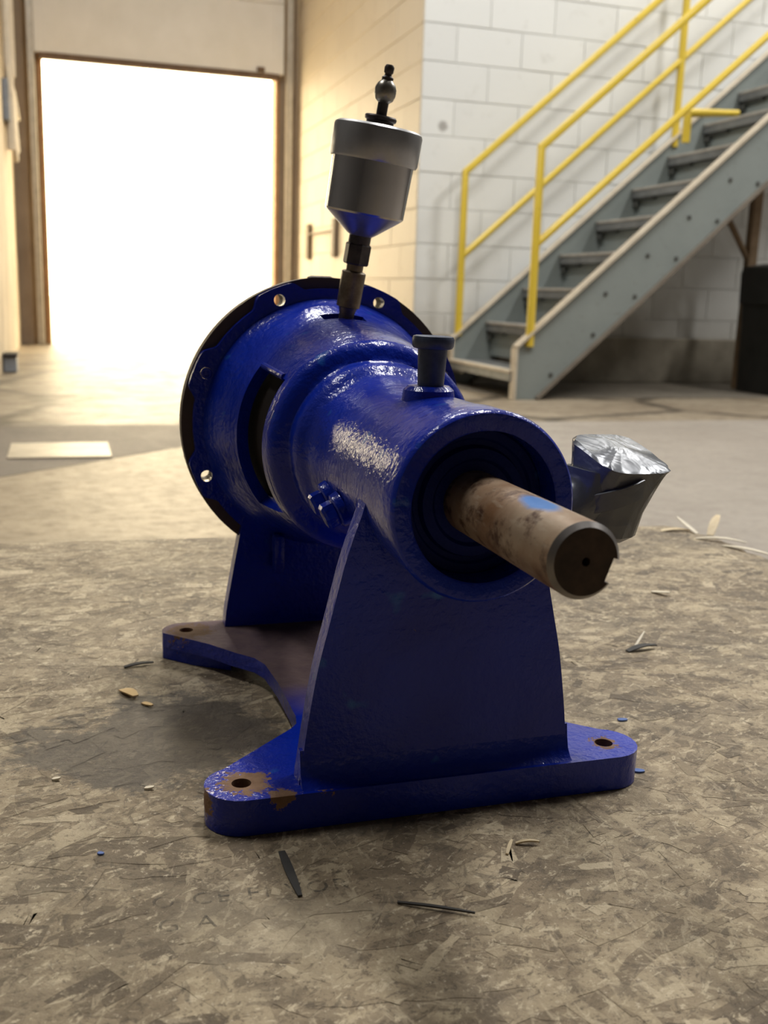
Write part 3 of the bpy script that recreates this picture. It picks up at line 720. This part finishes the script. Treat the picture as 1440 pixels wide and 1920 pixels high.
part('stud_or_light_plug', bm, M['blue'], pump)
bm = bmesh.new(); lathe(bm, [(-0.006, 0.0039), (0.0014, 0.0037), (0.0022, 0.002)], padpos(247.5, 0.2365), AY, 14)  # bright plug stands in for daylight showing through this hole
part('stud_or_light_plug', bm, M['nipple'], pump, label='bright plug standing in for daylight through the lower flange hole')
# casting lug seen on the flange crown
bm = bmesh.new(); box(bm, -0.014, 0.2445, H + 0.095, 0.006, 0.254, H + 0.1022, 0.0034, 2); part('crown_lug', bm, M['iron'], pump)
bm = bmesh.new(); box(bm, -0.040, 0.222, 0.060, -0.032, 0.236, 0.088, 0.003, 2); part('drain_lug', bm, M['blue'], pump)

# hex bolts low on the left of the barrel
for y, ang, rr_ in ((0.046, 206, 0.0074), (0.069, 204, 0.0066)):
    d = Vector((math.cos(R(ang)), 0, math.sin(R(ang)))); p = AX + Vector((0, y, 0)) + d * 0.0478
    bm = bmesh.new(); hexbolt(bm, p, d, rr_, 0.0072, 0.012); lathe(bm, [(-0.0048, 0.0098), (-0.0006, 0.0092), (0.0002, 0.008)], p, d, 20)
    part('hex_bolt', bm, M['blue'], pump, ang=25)

# breather plug on the crown of the barrel
bx, by = -0.003, 0.021
bm = bmesh.new(); lathe(bm, [(0.040, 0.0135), (0.0455, 0.0128), (0.0475, 0.0105)], (bx, by, H), (0, 0, 1), 28); part('breather_boss', bm, M['blue'], pump)
bm = bmesh.new(); lathe(bm, [(0.047, 0.0066), (0.0655, 0.0074), (0.0660, 0.0096), (0.0672, 0.0104), (0.0705, 0.0106), (0.0718, 0.0100), (0.0722, 0.0088), (0.0714, 0.0070)], (bx, by, H), (0.02, 0, 1), 28)
br = part('breather_plug', bm, M['breather'], pump, label='dull slate blue breather plug with a flanged cap')

# lubricator cup on its stem, leaning to the right
P0 = Vector((0.0022, 0.2050, 0.2330)); AXL = Vector((0.125, -0.12, 1)).normalized()
def lub(z): return P0 + AXL * z
bm = bmesh.new()
lathe(bm, [(-0.004, 0.0040), (0.010, 0.0052), (0.0135, 0.0062), (0.014, 0.0078), (0.0365, 0.0080), (0.0372, 0.0070), (0.0375, 0.0056), (0.0425, 0.0056)], P0, AXL, 20)
lu = part('lubricator_cup', bm, M['brass'], pump, label='silver lubricator cup leaning on a tarnished brass stem')
bm = bmesh.new(); lathe(bm, [(0.0415, 0.0078), (0.0425, 0.0086), (0.054, 0.0086), (0.055, 0.0078)], P0, AXL, 6); lathe(bm, [(0.054, 0.0072), (0.064, 0.0072)], P0, AXL, 20)
part('hex_nut', bm, M['darkfit'], lu, ang=25)
bm = bmesh.new(); lathe(bm, [(0.0600, 0.0072), (0.0610, 0.0090), (0.0720, 0.0232), (0.0735, 0.0247)], P0, AXL, 56, True, True); part('cone', bm, M['cone'], lu, ang=25)
bm = bmesh.new(); lathe(bm, [(0.0733, 0.0248), (0.0745, 0.0255), (0.1120, 0.0262)], P0, AXL, 56, True, True); part('cup_body', bm, M['silver'], lu, ang=25)
bm = bmesh.new(); lathe(bm, [(0.1060, 0.0262), (0.1060, 0.0276), (0.1075, 0.0283), (0.1245, 0.0283), (0.1262, 0.0277), (0.1275, 0.0258), (0.1280, 0.0100)], P0, AXL, 56, True, True); part('lid', bm, M['lid'], lu, ang=25)
bm = bmesh.new(); lathe(bm, [(0.1275, 0.0088), (0.1305, 0.0088), (0.1312, 0.0100), (0.1330, 0.0102), (0.1338, 0.0096), (0.1340, 0.0034), (0.1415, 0.0034), (0.1420, 0.0038)], P0, AXL, 24); part('collar', bm, M['darkfit'], lu, ang=25)
bm = bmesh.new(); lathe(bm, [(0.1415, 0.0034), (0.1432, 0.0056), (0.1465, 0.0068), (0.1500, 0.0068), (0.1530, 0.0056), (0.1550, 0.0034)], P0, AXL, 20); part('grease_nipple', bm, M['nipple'], lu, ang=40)
bm = bmesh.new(); lathe(bm, [(0.1548, 0.0036), (0.1565, 0.0037), (0.1575, 0.0024), (0.1585, 0.0022), (0.1595, 0.0030), (0.1625, 0.0031), (0.1640, 0.0022)], P0, AXL, 16); part('nipple_tip', bm, M['darkfit'], lu, ang=40)

# elbow pipe on the right of the barrel, its mouth sealed with duct tape
bm = bmesh.new(); pts = []
for i in range(9):
    t = i / 8 * math.pi / 2; pts.append((0.040 + 0.052 * math.sin(t), 0.014, 0.146 + 0.022 * (1 - math.cos(t)) - 0.004 * math.sin(2 * t)))
tube(bm, pts, [0.0125, 0.0130, 0.0135, 0.0140, 0.0150, 0.0160, 0.0165, 0.017, 0.017], 24)
el = part('taped_elbow', bm, M['tape'], pump, ang=50, label='pipe elbow wrapped in grey duct tape, its mouth taped shut')
bm = bmesh.new(); NS = 40
def sup(c, ax, ay, e, tilt, twist=0.0):
    out = []
    for i in range(NS):
        t = 2 * math.pi * i / NS; cx, sy = math.cos(t), math.sin(t)
        x = ax * math.copysign(abs(cx) ** (2 / e), cx); y = ay * math.copysign(abs(sy) ** (2 / e), sy)
        xr = x * math.cos(twist) - y * math.sin(twist); yr = x * math.sin(twist) + y * math.cos(twist)
        out.append(Vector((c[0] + xr, c[1] + yr, c[2] + tilt[0] * xr + tilt[1] * yr)))
    return out
secs = [sup((0.093, 0.014, 0.1300), 0.004, 0.004, 2, (0, 0)), sup((0.094, 0.014, 0.1308), 0.013, 0.012, 2.2, (0, 0)), sup((0.0955, 0.014, 0.1345), 0.0180, 0.0165, 2.3, (0, 0)), sup((0.098, 0.014, 0.147), 0.0192, 0.0175, 2.4, (0.0, 0)),
        sup((0.1005, 0.014, 0.160), 0.0208, 0.0185, 2.8, (-0.06, 0.1), 0.05), sup((0.1035, 0.014, 0.1725), 0.0224, 0.0200, 3.4, (-0.10, 0.22), 0.16), sup((0.1045, 0.014, 0.1764), 0.0228, 0.0205, 4.0, (-0.12, 0.32), 0.22), sup((0.1045, 0.0145, 0.1780), 0.0212, 0.0190, 4.0, (-0.12, 0.34), 0.22)]
rings = [[bm.verts.new(p + Vector((0.0005 * math.sin(i * 1.7 + k_ * 2), 0.0005 * math.sin(i * 2.3 + k_), 0))) for i, p in enumerate(s)] for k_, s in enumerate(secs)]
for kk in range(len(rings) - 1):
    for i in range(NS): bm.faces.new((rings[kk][i], rings[kk][(i + 1) % NS], rings[kk + 1][(i + 1) % NS], rings[kk + 1][i]))
bm.faces.new(rings[0][::-1])
cc = bm.verts.new((0.107, 0.020, 0.1806))
for i in range(NS): bm.faces.new((rings[-1][i], rings[-1][(i + 1) % NS], cc))
part('tape_cap', bm, M['tape'], el, ang=30)
bm = bmesh.new()    # overlapping tape lap spiralling round the left side
N1 = 26; va = []
for i in range(N1 + 1):
    t = R(170 + 118 * i / N1); zc = 0.1435 + 0.013 * (i / N1) ** 1.3; rx = 0.0226 + 0.0010 * i / N1
    va.append([bm.verts.new((0.0995 + (rx + dr_) * math.cos(t), 0.014 + (0.0212 + dr_) * math.sin(t), zc + dz_)) for dr_, dz_ in ((0.0, 0.0), (0.0008, 0.0004), (0.0012, 0.010), (0.0004, 0.0105))])
for a_, b_ in zip(va, va[1:]):
    for q in range(4): bm.faces.new((a_[q], a_[(q + 1) % 4], b_[(q + 1) % 4], b_[q]))
bm.faces.new(va[0]); bm.faces.new(va[-1][::-1])
part('tape_lap', bm, M['tape'], el)

pump.location.z = 0.0005

# ------------------------------------------------------------------ staircase
st = root('steel_staircase', (2.0, 4.18, ZF), 'grey-green steel staircase with yellow tube handrails rising along the white block wall', 'staircase')
YN, YFAR = 4.177, 5.05
SL = 0.886; DX, DZ = 0.22, 0.195
def ztop(x): return 0.012 + SL * (x - 1.952)
XT = 1.95 + 12 * DX + 0.3
def stringer(y0, inner):
    s = 1 if inner else -1
    bm = bmesh.new()
    D = 0.315
    pr = [(1.952, ZF), (2.075, ZF), (XT, ztop(XT) - D), (XT, ztop(XT)), (1.952, ztop(1.952))]
    holed(bm, pr, [], lambda x, z: (x, y0 + 0.004 * s + 0.006, z), lambda x, z: (x, y0 + 0.004 * s - 0.004 + 0.002, z))
    return bm
for y0, nm in ((YN, 1), (YFAR, -1)):
    D = 0.315; w = 0.05
    bm = bmesh.new()
    pr = [(1.952, ZF), (2.078, ZF), (XT, ztop(XT) - D), (XT, ztop(XT)), (1.952, ztop(1.952))]
    holed(bm, pr, [], lambda x, z: (x, y0 + 0.020, z), lambda x, z: (x, y0 + 0.028, z))
    sg = part('stringer', bm, M['stair'], st)
    def flange(p, q, th, mat, name, y1=y0 - 0.012, y2=y0 + 0.046):
        bm = bmesh.new(); p = Vector((p[0], 0, p[1])); q = Vector((q[0], 0, q[1])); d = (q - p).normalized(); nrm = Vector((-d.z, 0, d.x)) * th
        vs = [bm.verts.new((a.x, y, a.z)) for y in (y1, y2) for a in (p, q, q + nrm, p + nrm)]
        for f in ((0, 1, 2, 3), (7, 6, 5, 4), (0, 4, 5, 1), (1, 5, 6, 2), (2, 6, 7, 3), (3, 7, 4, 0)): bm.faces.new([vs[i] for i in f])
        part(name, bm, mat, sg)
    flange((1.952, ztop(1.952)), (XT, ztop(XT)), 0.012, M['stair_dust_lit'], 'top_flange')
    flange((2.078, ZF + 0.002), (XT, ztop(XT) - D), 0.012, M['stair_under'], 'bottom_flange')
    flange((1.952, ZF + 0.001), (1.952, ztop(1.952)), 0.012, M['stair_dust_lit'], 'end_flange')
    if nm == 1:
        for kk in range(-1, 11):
            for ox, oz in ((0.198, -0.118), (0.256, 0.088), (0.42, 0.085)) if kk == -1 else (((0.2 + DX * (kk + 1), -0.118 + DZ * (kk + 1)) if False else (0.418 + DX * kk, 0.084 + DZ * kk)), ((0.252 + DX * (kk + 1)), 0.092 + DZ * (kk + 1))):
                if kk > -1 or (ox, oz) == (0.198, -0.118):
                    bm = bmesh.new(); lathe(bm, [(0, 0.011), (0.006, 0.011), (0.008, 0.008)], (1.952 + ox, y0 + 0.020, oz), (0, -1, 0), 8)
                    part('bolt', bm, M['stbolt'], sg)
for kk in range(0, 13):
    x0 = 1.936 + DX * kk; z0 = -0.083 + DZ * kk - (0.02 if kk == 0 else 0)
    bm = bmesh.new(); box(bm, x0, YN + 0.03, z0 - 0.006, x0 + DX + 0.03, YFAR + 0.02, z0, 0.001); box(bm, x0 - 0.002, YN + 0.03, z0 - 0.052, x0 + 0.006, YFAR + 0.02, z0, 0.001)
    tr = part('tread', bm, M['tread'], st)
    bm = bmesh.new(); box(bm, x0 - 0.006, YN + 0.03, z0 - 0.012, x0 + 0.035, YFAR + 0.02, z0 + 0.003, 0.002)
    part('nosing', bm, M['tread_top'] if kk else M['stair_dust_lit'], tr)
    if kk:
        bm = bmesh.new()
        vs = [(x0 + 0.03, z0 - 0.055), (x0 + 0.036, z0 - 0.055), (x0 + 0.036, z0 - DZ + 0.005), (x0 + 0.03, z0 - DZ + 0.005)]
        holed(bm, vs, [], lambda x, z: (x, YN + 0.03, z), lambda x, z: (x, YFAR + 0.02, z)); part('riser', bm, M['stair'], tr)
    bm = bmesh.new(); box(bm, x0 + 0.006, YFAR - 0.035, z0 - 0.10, x0 + 0.016, YFAR + 0.015, z0 - 0.02, 0.001); box(bm, x0 + 0.006, YFAR - 0.20, z0 - 0.066, x0 + 0.05, YFAR + 0.015, z0 - 0.052, 0.001)
    part('angle_and_gap_shade', bm, M['stbolt'], tr)  # dark strips: the angle together with the shadow gap along its edges, painted in
# handrails
rr_ = 0.021
def rails(y, xb, ztp, zb, zm, nposts):
    bm = bmesh.new(); xe = XT
    tube(bm, [(xb, y, zb), (xb, y, ztp), (xe, y, ztp + SL * (xe - xb))], rr_, 16)
    part('handrail', bm, M['yellow'], st, ang=40)
    bm = bmesh.new(); tube(bm, [(xb, y, zm), (xe, y, zm + SL * (xe - xb))], 0.018, 14); part('mid_rail', bm, M['yellow'], st, ang=40)
    for xp in nposts:
        bm = bmesh.new(); tube(bm, [(xp, y, ztop(xp) - 0.05), (xp, y, ztp + SL * (xp - xb))], rr_, 16); part('rail_post', bm, M['yellow'], st, ang=40)
rails(YN + 0.015, 2.022, 0.955, 0.02, 0.505, (4.25,))
rails(YFAR + 0.02, 1.985, 0.925, 0.03, 0.468, (3.29,))
bm = bmesh.new(); tube(bm, [(3.03, 4.55, 1.09), (3.03, 4.55, 1.225)], 0.022, 12); tube(bm, [(3.03, 4.55, 1.24), (3.34, 4.55, 1.262)], [0.024, 0.016], 12)
part('rail_bracket', bm, M['yellow'], st, ang=40, label='yellow bracket between the treads')
# landing far above, support post and brace
bm = bmesh.new(); box(bm, XT - 0.06, YN, ztop(XT) - 0.12, 6.9, YFAR + 0.1, ztop(XT) - 0.02, 0.004); part('landing', bm, M['stair'], st)
bm = bmesh.new(); box(bm, 3.66, 4.765, ZF, 3.72, 4.815, 1.19, 0.004); part('support_post', bm, M['rust_post'], st)
bm = bmesh.new(); tube(bm, [(3.50, 4.79, 0.755), (3.69, 4.79, 0.485)], 0.018, 10); part('brace', bm, M['rust_post'], st)
bm = bmesh.new(); box(bm, 6.3, YN + 0.1, ZF, 6.4, YN + 0.2, ztop(XT) - 0.12, 0.004); part('support_post', bm, M['rust_post'], st)

# ------------------------------------------------------------------ black bin at the right
bn = root('waste_bin', (3.66, 4.36, ZF), 'tall black bin standing in front of the stairs at the right edge of the picture', 'bin')
def rsq(cx, cy, hx, hy, r, z):
    pts = []
    for sx, sy, a in ((1, 1, 0), (-1, 1, 90), (-1, -1, 180), (1, -1, 270)):
        pts += [Vector((cx + sx * (hx - r) + r * math.cos(R(a + i * 22.5)), cy + sy * (hy - r) + r * math.sin(R(a + i * 22.5)), z)) for i in range(5)]
    return pts
BXC, BYC = 3.80, 4.50
def loft(bm, secs):
    rs = [[bm.verts.new(p) for p in s] for s in secs]; m = len(rs[0])
    for a, b in zip(rs, rs[1:]):
        for i in range(m): bm.faces.new((a[i], a[(i + 1) % m], b[(i + 1) % m], b[i]))
    bm.faces.new(rs[0][::-1]); bm.faces.new(rs[-1])
bn.location = (BXC, BYC, ZF)
bm = bmesh.new(); loft(bm, [rsq(BXC, BYC, 0.205, 0.205, 0.05, ZF), rsq(BXC, BYC, 0.21, 0.21, 0.05, 0.12), rsq(BXC, BYC, 0.216, 0.216, 0.05, 0.26)])
part('bin_body', bm, M['bin'], bn)
bm = bmesh.new(); loft(bm, [rsq(BXC, BYC, 0.228, 0.228, 0.05, 0.26), rsq(BXC, BYC, 0.232, 0.232, 0.05, 0.43), rsq(BXC, BYC, 0.225, 0.225, 0.05, 0.465), rsq(BXC, BYC, 0.15, 0.15, 0.05, 0.485)])
part('bin_lid', bm, M['bin'], bn)

# ------------------------------------------------------------------ things in the dock bay
o = bmesh.new(); box(o, -0.341, 2.600, ZF + 0.001, -0.050, 2.885, ZF + 0.006, 0.001)
fp = part('floor_plate', o, M['floorplate'], None, origin=(-0.195, 2.74, ZF)); tag(fp, 'pale square plate lying flat on the dark floor behind the board', 'plate')
sw = root('switch_box', (XL, 7.55, 1.7), 'blue-grey door control box among cream cables on the left wall', 'control box')
bm = bmesh.new(); box(bm, XL, 6.95, 1.27, XL + 0.04, 7.95, 1.53, 0.008); part('box_body', bm, M['boxgrey'], sw)
bm = bmesh.new(); box(bm, XL + 0.035, 7.05, 1.30, XL + 0.048, 7.85, 1.50, 0.004); part('box_cover', bm, M['boxgrey'], sw)
for y, dz, x in ((7.30, 3.2, 0.05), (7.52, 3.2, 0.03), (7.05, 3.0, 0.04)):
    bm = bmesh.new(); tube(bm, [(XL + x, y, 1.6 if y > 7.2 else 1.1), (XL + x, y, dz)], 0.03, 10); part('conduit', bm, M['pipe'], sw)
for y0, y1, zb in ((7.34, 7.62, 1.14), (7.64, 7.98, 1.40), (7.0, 7.34, 1.05)):
    bm = bmesh.new(); pts = []
    for i in range(13):
        t = i / 12; pts.append((XL + 0.035 + 0.03 * math.sin(t * math.pi), y0 + (y1 - y0) * t, 1.62 - (1.62 - zb) * math.sin(t * math.pi)))
    tube(bm, pts, 0.016, 8); part('cable', bm, M['pipe'], sw)
bm = bmesh.new(); box(bm, XL + 0.004, 5.60, ZF, -0.425, 5.75, -0.155, 0.006); tb = part('floor_box', bm, M['boxgrey'], None, origin=(-0.46, 5.675, ZF)); tag(tb, 'small blue-grey box on the floor against the left wall', 'box')
bm = bmesh.new(); box(bm, XL + 0.004, 5.58, -0.155, -0.418, 5.77, -0.138, 0.004); part('box_lid', bm, M['darkchip'], tb)
bkt = root('wall_bracket', (XC - 0.01, 7.45, 0.63), 'pair of thin brown upright bars joined by a rod on the cream wall', 'bracket')
for y in (7.02, 7.86):
    bm = bmesh.new(); box(bm, XC - 0.035, y - 0.045, 0.50, XC - 0.008, y + 0.045, 0.775, 0.003); part('upright', bm, M['bracket'], bkt)
bm = bmesh.new(); tube(bm, [(XC - 0.028, 7.02, 0.69), (XC - 0.028, 7.86, 0.695)], 0.008, 8); part('rod', bm, M['bracket'], bkt)
